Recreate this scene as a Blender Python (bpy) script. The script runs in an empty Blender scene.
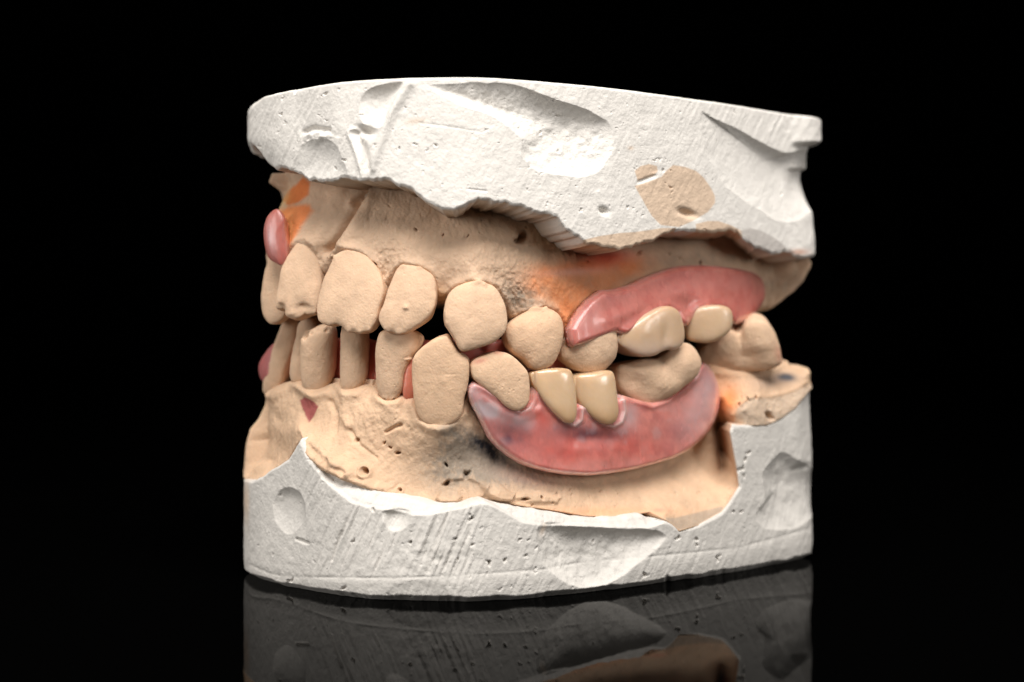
import bpy, math
import numpy as np
MM = 0.001
F, H, HZ = 1387.5, 36.27, 331.0      # focal length in pixels, camera height (mm), horizon row
CAMD = 200.0                          # camera stands 200 mm in front of the world origin

# ------------------------------------------------------------------ camera, world, lamps
sc = bpy.context.scene
cam = bpy.data.objects.new("camera", bpy.data.cameras.new("camera"))
sc.collection.objects.link(cam); sc.camera = cam
cam.location = (0, -CAMD * MM, H * MM); cam.rotation_euler = (math.radians(90), 0, 0)
cam.data.sensor_width = 36; cam.data.lens = F * 36 / 1024
cam.data.shift_y = -(341 - HZ) / 1024
cam.data.clip_start = 0.01; cam.data.clip_end = 50
cam.data.dof.use_dof = True; cam.data.dof.focus_distance = 0.191; cam.data.dof.aperture_fstop = 12

w = bpy.data.worlds.new("World"); sc.world = w; w.use_nodes = True
w.node_tree.nodes["Background"].inputs[0].default_value = (1, 0.97, 0.93, 1)
w.node_tree.nodes["Background"].inputs[1].default_value = 0.012

def area(name, loc, target, sx, sy, watts, col=(1, .97, .935)):
    l = bpy.data.lights.new(name, 'AREA'); l.shape = 'RECTANGLE'; l.size = sx; l.size_y = sy
    l.energy = watts; l.color = col
    o = bpy.data.objects.new(name, l); sc.collection.objects.link(o)
    o.location = loc
    import mathutils
    d = mathutils.Vector(target) - mathutils.Vector(loc)
    o.rotation_euler = d.to_track_quat('-Z', 'Y').to_euler()
    return o
area("softbox_above", (0.03, -0.25, 0.42), (0.0, 0.0, 0.05), 0.40, 0.24, 4.0)
area("softbox_side", (0.38, -0.28, 0.16), (0.01, 0.0, 0.04), 0.09, 0.17, 0.62)
area("softbox_left", (-0.38, -0.26, 0.14), (-0.01, 0.0, 0.04), 0.24, 0.26, 1.05)

sc.view_settings.view_transform = 'Standard'; sc.view_settings.look = 'None'
sc.view_settings.exposure = 0; sc.view_settings.gamma = 1
sc.cycles.use_denoising = True
sc.cycles.max_bounces = 10

# ------------------------------------------------------------------ noise and 2-D helpers
_r = np.random.RandomState(7)
_T = _r.rand(64, 64, 64).astype(np.float32)
def noise3(x, y, z):
    xi, yi, zi = np.floor(x), np.floor(y), np.floor(z)
    fx, fy, fz = x - xi, y - yi, z - zi
    fx, fy, fz = [f * f * f * (f * (f * 6 - 15) + 10) for f in (fx, fy, fz)]
    xi, yi, zi = [a.astype(int) & 63 for a in (xi, yi, zi)]
    x1, y1, z1 = (xi + 1) & 63, (yi + 1) & 63, (zi + 1) & 63
    def L(a, b, t): return a + (b - a) * t
    v = L(L(L(_T[xi, yi, zi], _T[x1, yi, zi], fx), L(_T[xi, y1, zi], _T[x1, y1, zi], fx), fy),
          L(L(_T[xi, yi, z1], _T[x1, yi, z1], fx), L(_T[xi, y1, z1], _T[x1, y1, z1], fx), fy), fz)
    return v * 2 - 1
def fbm(x, y, z, s, oct=4, seed=0):
    a, t, v = 1.0, 0.0, 0.0
    for k in range(oct):
        v = v + a * noise3(x * s + seed * 7.3 + k * 11.1, y * s + seed * 3.1, z * s + k * 5.7)
        t += a; a *= .5; s *= 2.05
    return v / t
def sst(a, b, x):
    t = np.clip((x - a) / (b - a), 0, 1); return t * t * (3 - 2 * t)
def poly_sd(x, y, poly):
    """signed distance to a closed outline, negative inside"""
    P = np.array(poly, float); n = len(P)
    d = np.full(x.shape, 1e18); ins = np.zeros(x.shape, bool)
    for i in range(n):
        ax, ay = P[i]; bx, by = P[(i + 1) % n]
        ex, ey = bx - ax, by - ay
        wx, wy = x - ax, y - ay
        t = np.clip((wx * ex + wy * ey) / (ex * ex + ey * ey + 1e-12), 0, 1)
        d = np.minimum(d, (wx - ex * t) ** 2 + (wy - ey * t) ** 2)
        if ay != by:
            c = ((ay > y) != (by > y)) & (x < (bx - ax) * (y - ay) / (by - ay) + ax)
            ins ^= c
    return np.where(ins, -1, 1) * np.sqrt(d)
def line_d(x, y, pts):
    d = np.full(x.shape, 1e18)
    for (ax, ay), (bx, by) in zip(pts[:-1], pts[1:]):
        ex, ey = bx - ax, by - ay
        t = np.clip(((x - ax) * ex + (y - ay) * ey) / (ex * ex + ey * ey), 0, 1)
        d = np.minimum(d, (x - ax - ex * t) ** 2 + (y - ay - ey * t) ** 2)
    return np.sqrt(d)
def smooth_closed(pts, n):
    P = np.array(pts, float); m = len(P); out = []
    per = 24
    for i in range(m):
        p0, p1, p2, p3 = P[i - 1], P[i], P[(i + 1) % m], P[(i + 2) % m]
        t = np.linspace(0, 1, per, endpoint=False)[:, None]
        out.append(.5 * ((2 * p1) + (-p0 + p2) * t + (2 * p0 - 5 * p1 + 4 * p2 - p3) * t ** 2 + (-p0 + 3 * p1 - 3 * p2 + p3) * t ** 3))
    Q = np.vstack(out); Q2 = np.vstack([Q, Q[:1]])
    s = np.r_[0, np.cumsum(np.linalg.norm(np.diff(Q2, axis=0), axis=1))]
    u = np.linspace(0, s[-1], n, endpoint=False)
    return np.c_[np.interp(u, s, Q2[:, 0]), np.interp(u, s, Q2[:, 1])]
def resample(pts, n):
    P = np.array(pts, float)
    s = np.r_[0, np.cumsum(np.linalg.norm(np.diff(P, axis=0), axis=1))]
    u = np.linspace(0, s[-1], n)
    # light smoothing
    Q = np.c_[np.interp(u, s, P[:, 0]), np.interp(u, s, P[:, 1])]
    for _ in range(6):
        Q[1:-1] = .25 * Q[:-2] + .5 * Q[1:-1] + .25 * Q[2:]
    return Q
class RBF:
    def __init__(self, pts):
        A = np.array(pts, float); self.X = A[:, :2] / 100.
        n = len(A)
        r = np.linalg.norm(self.X[:, None] - self.X[None], axis=2)
        K = r + np.eye(n) * 1e-4
        P = np.c_[np.ones(n), self.X]
        M = np.block([[K, P], [P.T, np.zeros((3, 3))]])
        # the linear trend is damped so that far extrapolation stays mild
        self.w = np.linalg.solve(M, np.r_[A[:, 2], 0, 0, 0])
        self.lo, self.hi = A[:, 2].min() - .3, A[:, 2].max() + .3
    def __call__(self, px, py):
        sh = px.shape; x, y = px.ravel() / 100., py.ravel() / 100.
        v = self.w[-3] + self.w[-2] * x + self.w[-1] * y
        for (a, b), wi in zip(self.X, self.w):
            v = v + wi * np.sqrt((x - a) ** 2 + (y - b) ** 2)
        return np.clip(v, self.lo, self.hi).reshape(sh)

# ------------------------------------------------------------------ plan outline of the casts (mm: x, distance from camera)
PLAN = [(28, 248), (6, 266), (-12, 262), (-29, 242), (-38.5, 222), (-40.4, 210.5), (-37.6, 201), (-29.5, 192.8), (-21.8, 187),
        (-10.9, 184.3), (-1.6, 185), (12.1, 191.3), (27.4, 202.1), (41.4, 214), (46.6, 218.6), (48.2, 222.5), (46.0, 228)]
_C = smooth_closed(PLAN, 6000)
_L = np.linalg.norm(np.roll(_C, -1, 0) - _C, axis=1).sum(); DS = _L / 6000
_t = np.roll(_C, -5, 0) - np.roll(_C, 5, 0)
_n = np.c_[-_t[:, 1], _t[:, 0]]; _n /= np.linalg.norm(_n, axis=1)[:, None]
cen = _C.mean(0)
if ((cen - _C) * _n).sum() < 0: _n = -_n          # _n points inward
def _smooth(a, k):
    ker = np.hanning(k); ker /= ker.sum()
    return np.c_[[np.convolve(np.r_[a[-k:, i], a[:, i], a[:k, i]], ker, 'same')[k:-k] for i in range(2)]].T
_n = _smooth(_n, 241); _n /= np.linalg.norm(_n, axis=1)[:, None]
_pxw = 512 + F * _C[:, 0] / _C[:, 1]
iL, iR = int(np.argmin(_pxw)), int(np.argmax(_pxw))
_aw = _C / np.linalg.norm(_C, axis=1)[:, None]
_wt = .85 * sst(650, 725, _pxw) * sst(806, 745, _pxw) * ((np.arange(6000) > iL) & (np.arange(6000) < iR))
_n = _n * (1 - _wt[:, None]) + _aw * _wt[:, None]      # the pocket beside the heel is cut square to the side of the cast
_n = _smooth(_n, 61); _n /= np.linalg.norm(_n, axis=1)[:, None]
def cpos(i, d):
    i = np.asarray(i, float) % 6000; a = np.floor(i).astype(int) % 6000; b = (a + 1) % 6000; f = (i - np.floor(i))[..., None]
    P = _C[a] * (1 - f) + _C[b] * f; N = _n[a] * (1 - f) + _n[b] * f
    Q = P + N * np.asarray(d)[..., None]
    return Q[..., 0], Q[..., 1]
def chart(i, z, d):
    """surface chart of a wall point: column i of the outline, height z, set back by d"""
    ic = np.clip(i, iL, iR)
    x, D = cpos(ic, d)
    over = (i - ic) * DS
    return 512 + F * x / D + over * F / D, HZ - F * (z - H) / D
def solve(px, py, dfun, it=4):
    """column, height and setback of the wall point seen at a chart position"""
    px, py = np.asarray(px, float), np.asarray(py, float)
    d = dfun(px, py) if callable(dfun) else np.full(px.shape, float(dfun))
    lo, hi = np.full(px.shape, float(iL)), np.full(px.shape, float(iR))
    for _ in range(26):
        m = (lo + hi) / 2; x, D = cpos(m, d); q = 512 + F * x / D
        lo = np.where(q < px, m, lo); hi = np.where(q < px, hi, m)
    i = (lo + hi) / 2; x, D = cpos(i, d)
    z = H - (py - HZ) * D / F
    return i, z, d
def world(i, z, d):
    x, D = cpos(i, d)
    return np.stack([x, D - CAMD, z], -1)

# ------------------------------------------------------------------ mesh making
def link(name, verts, faces, mat, parent=None, col=None, loc=(0, 0, 0)):
    """faces: (n,4) or (n,3) index array or list of such arrays; verts in mm, world space"""
    if not isinstance(faces, list): faces = [faces]
    me = bpy.data.meshes.new(name)
    v = (np.asarray(verts, np.float64) * MM - np.array(loc)).astype(np.float32)
    me.vertices.add(len(v)); me.vertices.foreach_set("co", v.ravel())
    nl = sum(f.size for f in faces); npoly = sum(len(f) for f in faces)
    me.loops.add(nl); me.loops.foreach_set("vertex_index", np.concatenate([f.ravel() for f in faces]).astype(np.int32))
    tot = np.concatenate([np.full(len(f), f.shape[1]) for f in faces])
    me.polygons.add(npoly)
    me.polygons.foreach_set("loop_start", np.r_[0, np.cumsum(tot)[:-1]].astype(np.int32))
    me.update(calc_edges=True); me.validate()
    me.polygons.foreach_set("use_smooth", np.ones(len(me.polygons), bool))
    if col is not None:
        a = me.color_attributes.new("tint", 'FLOAT_COLOR', 'POINT')
        c = np.ones((len(v), 4), np.float32); c[:, :3] = col
        a.data.foreach_set("color", c.ravel())
    me.materials.append(mat)
    o = bpy.data.objects.new(name, me); sc.collection.objects.link(o)
    if parent is not None:
        o.parent = parent
    return o
def grid_faces(nr, nc, wrap, off=0):
    r = np.arange(nr - 1)[:, None]; c = np.arange(nc if wrap else nc - 1)[None]
    c1 = (c + 1) % nc
    f = np.stack([r * nc + c, r * nc + c1, (r + 1) * nc + c1, (r + 1) * nc + c], -1).reshape(-1, 4)
    return f + off
def root(name, label, cat, group=None, loc=(0, 0, 0)):
    o = bpy.data.objects.new(name, None); sc.collection.objects.link(o)
    o.empty_display_size = .01; o["label"] = label; o["category"] = cat
    if group: o["group"] = group
    return o
def lin(r, g, b):
    return np.array([((c / 255 + .055) / 1.055) ** 2.4 if c > 10 else c / 255 / 12.92 for c in (r, g, b)])

# ------------------------------------------------------------------ materials
def mat_new(name):
    m = bpy.data.materials.new(name); m.use_nodes = True
    return m, m.node_tree, m.node_tree.nodes["Principled BSDF"]
def stone(name, rough=.85, bump=.25, sss=.0, scale=1.0, grain=.10, coat=0):
    m, nt, p = mat_new(name); N, L = nt.nodes, nt.links
    a = N.new('ShaderNodeAttribute'); a.attribute_name = 'tint'
    tc = N.new('ShaderNodeTexCoord')
    n1 = N.new('ShaderNodeTexNoise'); n1.inputs['Scale'].default_value = 2600 * scale; n1.inputs['Detail'].default_value = 5
    n2 = N.new('ShaderNodeTexNoise'); n2.inputs['Scale'].default_value = 420 * scale; n2.inputs['Detail'].default_value = 6
    L.new(tc.outputs['Object'], n1.inputs['Vector']); L.new(tc.outputs['Object'], n2.inputs['Vector'])
    mr = N.new('ShaderNodeMapRange'); mr.inputs['To Min'].default_value = 1 - grain; mr.inputs['To Max'].default_value = 1 + grain
    mr.inputs['From Min'].default_value = .3; mr.inputs['From Max'].default_value = .7
    L.new(n2.outputs['Fac'], mr.inputs['Value'])
    mu = N.new('ShaderNodeVectorMath'); mu.operation = 'SCALE'
    L.new(a.outputs['Color'], mu.inputs[0]); L.new(mr.outputs[0], mu.inputs['Scale'])
    L.new(mu.outputs[0], p.inputs['Base Color'])
    vo = N.new('ShaderNodeTexVoronoi'); vo.inputs['Scale'].default_value = 900 * scale
    L.new(tc.outputs['Object'], vo.inputs['Vector'])
    pr = N.new('ShaderNodeMapRange'); pr.inputs['From Min'].default_value = 0.05; pr.inputs['From Max'].default_value = .22
    pr.inputs['To Min'].default_value = -1.0; pr.inputs['To Max'].default_value = 0
    L.new(vo.outputs['Distance'], pr.inputs['Value'])
    gate = N.new('ShaderNodeTexNoise'); gate.inputs['Scale'].default_value = 300
    L.new(tc.outputs['Object'], gate.inputs['Vector'])
    g2 = N.new('ShaderNodeMapRange'); g2.inputs['From Min'].default_value = .55; g2.inputs['From Max'].default_value = .62
    L.new(gate.outputs['Fac'], g2.inputs['Value'])
    gm = N.new('ShaderNodeMath'); gm.operation = 'MULTIPLY'
    L.new(pr.outputs[0], gm.inputs[0]); L.new(g2.outputs[0], gm.inputs[1])
    ad = N.new('ShaderNodeMath'); ad.operation = 'ADD'
    L.new(n1.outputs['Fac'], ad.inputs[0]); L.new(gm.outputs[0], ad.inputs[1])
    b = N.new('ShaderNodeBump'); b.inputs['Strength'].default_value = bump; b.inputs['Distance'].default_value = .00018
    L.new(ad.outputs[0], b.inputs['Height']); L.new(b.outputs[0], p.inputs['Normal'])
    p.inputs['Roughness'].default_value = rough; p.inputs['Specular IOR Level'].default_value = .3
    if sss:
        p.inputs['Subsurface Weight'].default_value = sss; p.inputs['Subsurface Radius'].default_value = (1, .6, .35)
        p.inputs['Subsurface Scale'].default_value = .0008
    return m
def resin(name, rough, sss, scale, radius, coat=.4, bump=0.0, trans=0):
    m, nt, p = mat_new(name); N, L = nt.nodes, nt.links
    a = N.new('ShaderNodeAttribute'); a.attribute_name = 'tint'
    L.new(a.outputs['Color'], p.inputs['Base Color'])
    p.inputs['Roughness'].default_value = rough
    p.inputs['Subsurface Weight'].default_value = sss; p.inputs['Subsurface Radius'].default_value = radius
    p.inputs['Subsurface Scale'].default_value = scale
    p.inputs['Coat Weight'].default_value = coat; p.inputs['Coat Roughness'].default_value = .18
    p.inputs['Transmission Weight'].default_value = trans
    if bump:
        tc = N.new('ShaderNodeTexCoord'); n1 = N.new('ShaderNodeTexNoise'); n1.inputs['Scale'].default_value = 900; n1.inputs['Detail'].default_value = 6
        L.new(tc.outputs['Object'], n1.inputs['Vector'])
        b = N.new('ShaderNodeBump'); b.inputs['Strength'].default_value = bump; b.inputs['Distance'].default_value = .0001
        L.new(n1.outputs['Fac'], b.inputs['Height']); L.new(b.outputs[0], p.inputs['Normal'])
    return m
M_PLASTER = stone('white_plaster', .9, .45, grain=.05)
M_GUM = stone('tan_die_stone', .72, .55, sss=.12, grain=.09)
M_TOOTH = stone('tan_tooth_stone', .75, .4, sss=.12, scale=1.3, grain=.07)
M_PINK = resin('pink_acrylic', .40, .4, .0010, (1, .32, .25), .38, .12, trans=.3)
M_SATIN = resin('ivory_acrylic_satin', .32, .5, .0012, (1, .7, .4), .3)
M_ENAMEL = resin('ivory_acrylic', .22, .6, .0012, (1, .7, .4), .5)

TAN = np.array([.60, .415, .284]); WHITE = np.array([.74, .703, .655]); WHITE_SHADED = np.array([.62, .588, .545]); ORANGE = np.array([.68, .235, .085])
GREY = np.array([.33, .265, .205]); PATCH = np.array([.66, .50, .37])

# ------------------------------------------------------------------ tooth outlines as traced on the arch
TE = {
 'U0': [(272,252),(266,272),(262.5,297),(264.5,315),(272,324),(280,322),(288,312),(294,290),(290,262),(282,250)],
 'U1': [(306,241),(299,243),(293,250),(288,258),(283,268),(279,289),(277,303),(278,309.5),(285,311.5),(288,317),(294,319.5),(301,318),(309,315),(317,313),(321,305),(322.5,290),(323,274),(320,259),(314.5,247.5)],
 'U2': [(345,251),(355.5,251),(367,256),(376,266),(382,278),(385,291),(381,306),(376,322),(369,331),(358,333),(345,329.5),(338,324.5),(329,325.5),(320.5,322),(318,313),(319.5,299),(324,280),(332,263.5),(337,255)],
 'U3': [(404,265),(418,267),(430,273),(434.5,279),(436,291),(435.5,303),(430,316),(418,326),(404,333),(388,332),(381,325),(379,316),(384,304),(389,288),(395,273.5),(399,267.5)],
 'U4': [(471,282),(484,283),(496,289),(504,303),(507,317),(506,329),(500,337.5),(491.5,343),(474,349),(465,351),(460,348.5),(455,340),(449,330),(445,323),(444,311),(447.6,296),(456,287)],
 'U5': [(531,310),(543,307.6),(554,311),(561,319),(563,332.5),(561,346),(557,357),(551,365.5),(541,369.5),(532,368),(524,360),(511,350),(505,337),(508,325),(518.5,316)],
 'U6': [(600,318),(612,323),(616.5,334),(617,348),(613,360),(603,370),(591,374),(576,370),(565,363),(560,356),(563,345),(575,327)],
 'A1': [(617,336),(619,344.5),(629,352),(639,356.5),(650,356),(658,352.5),(665,350),(673,349.5),(680,345),(683,336),(681,322.5),(676,311),(664,306),(647,312),(632,323)],
 'A2': [(683.5,318),(684.5,330),(688,339),(696,342),(707,343),(719,339),(729,331),(732.5,321),(731,311),(724,306),(712,305),(696,308)],
 'L1': [(287,318),(299,320),(298,342),(291,362),(284,385),(272,394),(263,390),(268,366),(274,348),(280,332)],
 'L1b': [(300,322),(312,316),(319,330),(316,360),(310,380),(298,383),(290,376),(293,350),(297,335)],
 'L2': [(303,333),(309,330),(314.5,327.6),(321,325),(331,325),(336,331),(336,354),(334,374),(327,390),(315,393),(306,388),(301.5,374),(301,345)],
 'L3': [(346,320),(363,320),(368,333),(368,363),(365,382),(356,391),(346,391),(341,382),(341,345),(342,330)],
 'L4': [(384,330),(400,328),(415.6,331),(423,337),(422,345),(413,357),(406,372),(403,390),(396,399),(388,401),(380,395),(377,384),(376,354),(378,337)],
 'L5': [(445,335.5),(450,339),(458,351.7),(468,360),(469,374),(467,388),(464,400),(462,413),(454,422),(443,425.6),(430,425),(420,418),(414.5,403),(413,385),(412,364),(416.4,353),(430.5,341.5)],
 'L6': [(472,361),(485,354.7),(496.7,351),(508.4,354),(518.7,362),(527,372),(529,384),(529,398.7),(524.5,407.4),(517,411),(507,407.4),(495,397),(483.5,388),(473,378),(470,369)],
 'D1': [(530,375),(538,370),(550,368),(563,368),(570,372),(573.5,388),(575.5,407),(574,419),(568.4,423.5),(559.6,420),(546.4,407),(536,392)],
 'D2': [(574,378),(580,374),(592,372),(605,370),(611.6,374),(615,394),(617,411),(614,420.4),(606.5,424.5),(596,422),(584.5,413),(577,402),(574,390)],
 'L7': [(614,368),(623,363),(637,360),(650,359),(661,352),(672,346),(684,343),(694,351),(699,363),(694,376),(681,387),(663,399),(646,405),(629,399),(617,388)],
 'L8': [(697,352),(706,343),(718,335),(729,328),(736,330),(741,329),(746,322),(756,319),(767,323),(776,336),(780,352),(781,362),(768,368),(740,371),(712,369),(699,364)],
}
UPPER_T = ['U0', 'U1', 'U2', 'U3', 'U4', 'U5', 'U6']; LOWER_T = ['L1', 'L1b', 'L2', 'L3', 'L4', 'L5', 'L6', 'L7', 'L8']

# ------------------------------------------------------------------ columns of the wall grids
ext = int(9 / DS)
nfine = int((iR - iL + 2 * ext) * DS / .125)
col_f = np.linspace(iL - ext, iR + ext, nfine)
ncoarse = int((6000 - (iR - iL + 2 * ext)) * DS / 1.2)
COLS = np.r_[col_f, np.linspace(iR + ext, iL - ext + 6000, ncoarse + 2)[1:-1]]
NC = len(COLS)
# behind the cast the chart simply runs on; keep it single valued
COLc = np.where(COLS > (iL + iR) / 2 + 3000, COLS - 6000, COLS)

def pits(px, py, d, lst, depth=.5):
    for (x, y, r) in lst:
        m = np.exp(-(((px - x) ** 2 + (py - y) ** 2) / (r * r)) ** 1.5)
        d = d + depth * min(1.6, r / 2) * m
    return d
def ring(px, py, d, x, y, r, amp=.3, hole=.5):
    q = np.hypot(px - x, py - y)
    return d - amp * np.exp(-((q - r) / (r * .42)) ** 2) + hole * np.exp(-(q / (r * .5)) ** 2)
def scoop(px, py, d, poly, depth, cx, cy, e=2.2, lip=.03):
    """bowl cut with its deepest point at (cx, cy); crisp where the outline lies near that point"""
    O = smooth_closed(poly, 240); q = O - (cx, cy)
    th = np.arctan2(q[:, 1], q[:, 0]); r = np.hypot(q[:, 0], q[:, 1]); k = np.argsort(th); th, r = th[k], r[k]
    th = np.r_[th[-6:] - 2 * math.pi, th, th[:6] + 2 * math.pi]; r = np.r_[r[-6:], r, r[:6]]
    m = (np.abs(px - cx) < r.max() + 12) & (np.abs(py - cy) < r.max() + 12)
    if not m.any(): return d
    x, y = px[m] - cx, py[m] - cy
    wob = 1 + .05 * fbm(px[m] / 7.5, py[m] / 7.5, 0 * x, .6, 3, 77)
    R_ = np.interp(np.arctan2(y, x), th, r) * wob
    t = np.hypot(x, y) / R_
    k = np.where(t < 1, (1 - np.clip(t, 0, 1) ** e) * (1 - lip) + lip * sst(1, .93, t), 0)
    d = d.copy(); d[m] += depth * k
    return d
def raised(px, py, d, poly, amp, w):
    P = np.array(poly)
    m = (px > P[:, 0].min() - 15) & (px < P[:, 0].max() + 15) & (py > P[:, 1].min() - 15) & (py < P[:, 1].max() + 15)
    if not m.any(): return d
    d = d.copy(); d[m] -= amp * sst(w, -w, poly_sd(px[m], py[m], poly)); return d
def mix(c, col, k):
    k = np.clip(k, 0, 1)[..., None]; return c * (1 - k) + np.asarray(col) * k
def blob(px, py, x, y, rx, ry, a=0):
    c, s = math.cos(math.radians(a)), math.sin(math.radians(a))
    u, v = (px - x) * c + (py - y) * s, -(px - x) * s + (py - y) * c
    return np.exp(-((u / rx) ** 2 + (v / ry) ** 2))

def wall_grid(z0, z1, step, dfun, inner=None, zfun=None):
    """rows of wall points from z0 to z1 around the whole outline; dfun(px,py,i,z,d)->d"""
    nr = int(abs(z1 - z0) / step) + 1
    zz = np.linspace(z0, z1, nr)
    I = np.broadcast_to(COLc[None], (nr, NC)).copy(); Z = np.broadcast_to(zz[:, None], (nr, NC)).copy()
    return I, Z

rp = np.random.RandomState(3)
def random_pits(x0, x1, y0, y1, n, rmin, rmax, rs):
    return [(rs.uniform(x0, x1), rs.uniform(y0, y1), rmin + (rmax - rmin) * rs.rand() ** 3) for _ in range(n)]
def apply_pits(px, py, d, lst, depth):
    for (x, y, r) in lst:
        m = (np.abs(px - x) < 3.5 * r) & (np.abs(py - y) < 3.5 * r)
        a, e = x * 1.7 + y, 1 + .45 * math.sin(x * 5.1 + y * 3.3)
        u, v = (px[m] - x) * math.cos(a) + (py[m] - y) * math.sin(a), -(px[m] - x) * math.sin(a) + (py[m] - y) * math.cos(a)
        u = u + .5 * r * np.sin(v / r * 1.9 + x)
        q = ((u / e) ** 2 + (v * e) ** 2) / (r * r)
        d[m] += depth * min(1.8, r / 1.2) * np.exp(-q ** 1.4)
    return d

# ================================================================== UPPER PLASTER
UB = [(150,150),(225,150),(247,146),(256,158),(261,165),(269,170),(275,166),(283,167),(292,171),(306,179),(318,183),(330,180),(343,178),(357,180),(378,181),(388,181),(398,186),(411,190),
      (425,203),(443,210),(455,210),(466,205),(479,200),(500,203),(514,205),(527,210),(540,213),(558,219),(566,230),(578,238),(588,245),(596,247),(620,250),(649,244),(662,238),(673,231),(690,232),(708,232),
      (725,231),(737,233),(746,242),(758,249),(772,255),(786,253),(800,258),(811,257),(830,250),(900,245),(1000,245)]
UB_X = [p[0] for p in UB]; UB_Y = [p[1] for p in UB]
BP_BIG = [(635,186),(648,182),(661,177),(667,170),(673,165),(685,167),(696,171),(704,178),(711,188),(715,196),(715,203),(708,212),(693,221),(679,227),(661,225),(652,216),(646,206),(640,195)]
BP_SM = [(635,171),(641,166),(649,164),(657,166),(658,171),(654,176),(644,179),(638,181)]
BP_RIM = [(583,240),(600,236),(620,233),(635,232),(650,230),(662,228),(676,228),(676,236),(649,250),(620,256),(590,252)]
BP_RIM2 = [(696,224),(708,221),(718,221),(730,225),(742,231),(742,238),(696,238)]
S1 = [(432,88),(440,84),(479,82),(517,86),(552,98),(584,108),(608,122),(614,140),(608,160),(592,174),(567,176),(537,171),(523,157),(518,136),(493,116),(458,104)]
S2 = [(360,103),(366,92),(376,86),(400,81),(404,84),(398,95),(386,122),(376,128),(362,122)]
S3 = [(304,143),(318,139),(333,142),(342,158),(346,182),(318,190),(290,178),(298,152)]
S4 = [(700,112),(711,117),(737,129),(767,145),(787,153),(812,149),(830,160),(826,200),(806,216),(782,221),(750,205),(722,180),(706,150)]

def upper_plaster(I, Z):
    px, py = chart(I, Z, np.zeros_like(Z))
    X = I * DS
    d = np.zeros_like(Z)
    d += .10 * fbm(X, Z, 0 * Z, .18, 4, 1) + .05 * fbm(X, Z, 0 * Z, 1.3, 3, 2)
    # saw marks from trimming, leaning
    s = (px + .5 * py) / 7.5
    g = fbm(s, Z * .08, 0 * Z, 2.3, 3, 5)
    st = sst(420, 300, px) * .085 + sst(640, 760, px) * sst(190, 110, py) * .07 + .025
    d += st * g
    d = scoop(px, py, d, S1, 1.9, 566, 124, 1.8)
    d = scoop(px, py, d, S2, 1.1, 382, 98)
    d = scoop(px, py, d, S3, .8, 320, 158)
    d = scoop(px, py, d, S4, 1.6, 768, 160, 1.8)
    # chipped ridge with two grooves beside it
    q = line_d(px, py, [(410, 84), (392, 112), (381, 140), (372, 168)]); d -= .5 * np.exp(-(q / 5.) ** 2)
    q = line_d(px, py, [(357, 134), (364, 150), (368, 168)]); d += .55 * np.exp(-(q / 3.6) ** 2)
    q = line_d(px, py, [(354, 134), (361, 152), (367, 172)]) ; d -= .25 * np.exp(-((q - 5) / 2.2) ** 2) * (px < 362)
    d += 1.3 * blob(px, py, 366, 131, 8, 4.5, 10)
    d += .5 * np.exp(-(line_d(px, py, [(305, 132), (312, 128), (328, 130)]) / 2.4) ** 2) - .3 * blob(px, py, 318, 136, 12, 3, 5)
    d += .28 * fbm(X, Z, 0 * Z, 1.4, 3, 9) * blob(px, py, 318, 137, 18, 10)
    d += .12 * blob(px, py, 655, 170, 7, 3) + .25 * np.exp(-(line_d(px, py, [(655, 176), (640, 182)]) / 2.) ** 2)
    d += 1.0 * blob(px, py, 687, 213, 8, 3.6, 18) + .9 * blob(px, py, 604, 211, 4.5, 3, 30)
    d += .05 * np.exp(-(line_d(px, py, [(420, 123), (445, 126), (480, 132)]) / 1.3) ** 2)
    d += .12 * np.exp(-(line_d(px, py, [(468, 189), (486, 191)]) / 1.2) ** 2)
    # rough sculpted surface inside the big scoops
    k = sst(2, -14, poly_sd(px, py, S1)); d += k * (.22 * fbm(X, Z, 0 * Z, .9, 4, 11))
    d = apply_pits(px, py, d, [(295,91,1.6),(325,94,1.5),(281,114,1.3),(344,160,1.5),(436,145,1.3),(532,211,1.2),(581,210,1.3),(655,160,1.2),(545,131,1.4)], .35)
    d = apply_pits(px, py, d, random_pits(250, 815, 85, 240, 150, .55, 1.5, rp), .22)
    # right rear corner: lip, step and waist
    zz = Z
    k = sst(788, 812, px)
    d += k * (-1.1 + 2.1 * sst(141, 147, py) + 1.0 * sst(166, 171, py) - 1.9 * sst(176, 220, py) - .3 * sst(220, 245, py) + .6 * sst(254, 268, py))
    d += .6 * sst(285, 250, px)
    # left lower corner slopes in towards the lower edge
    d += sst(300, 252, px) * 1.2 * sst(135, 175, py)
    # the worn upper rim
    e = 70 - Z; rr = .45 + .9 * sst(262, 246, px) + .15 * fbm(X, 0 * X, 0 * X, .5, 3, 4)
    d += np.where(e < rr, (rr - np.sqrt(np.maximum(rr ** 2 - (rr - e) ** 2, 0))), 0)
    # ragged lower border: ledge running in to the gum
    yb = np.interp(px, UB_X, UB_Y) + 3.0 * fbm(px / 7.5, 0 * px, 0 * px, .9, 4, 8)
    sd = py - yb
    d += np.where(sd > -5, .35 * sst(-5, 0, sd) ** 2, 0) * (1 + .8 * fbm(X, Z, 0 * Z, .6, 2, 12))
    led = sst(-.6, 4.0 + 2 * fbm(X, 0 * X, 0 * X, 1.2, 3, 15), sd)
    return d + led * (8.5 + .5 * fbm(X, 0 * Z, 0 * Z, .5, 3, 14)) * sst(870, 800, px) + led * 1.5 * sst(800, 870, px), px, py, sd
rows = np.r_[np.linspace(70, 45.5, 400)]
I = np.broadcast_to(COLc[None], (len(rows), NC)).copy(); Z = np.broadcast_to(rows[:, None], (len(rows), NC)).copy()
d, px, py, sd = upper_plaster(I, Z)
V = world(I, Z, d)
c = np.broadcast_to(WHITE, V.shape).copy()
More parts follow.
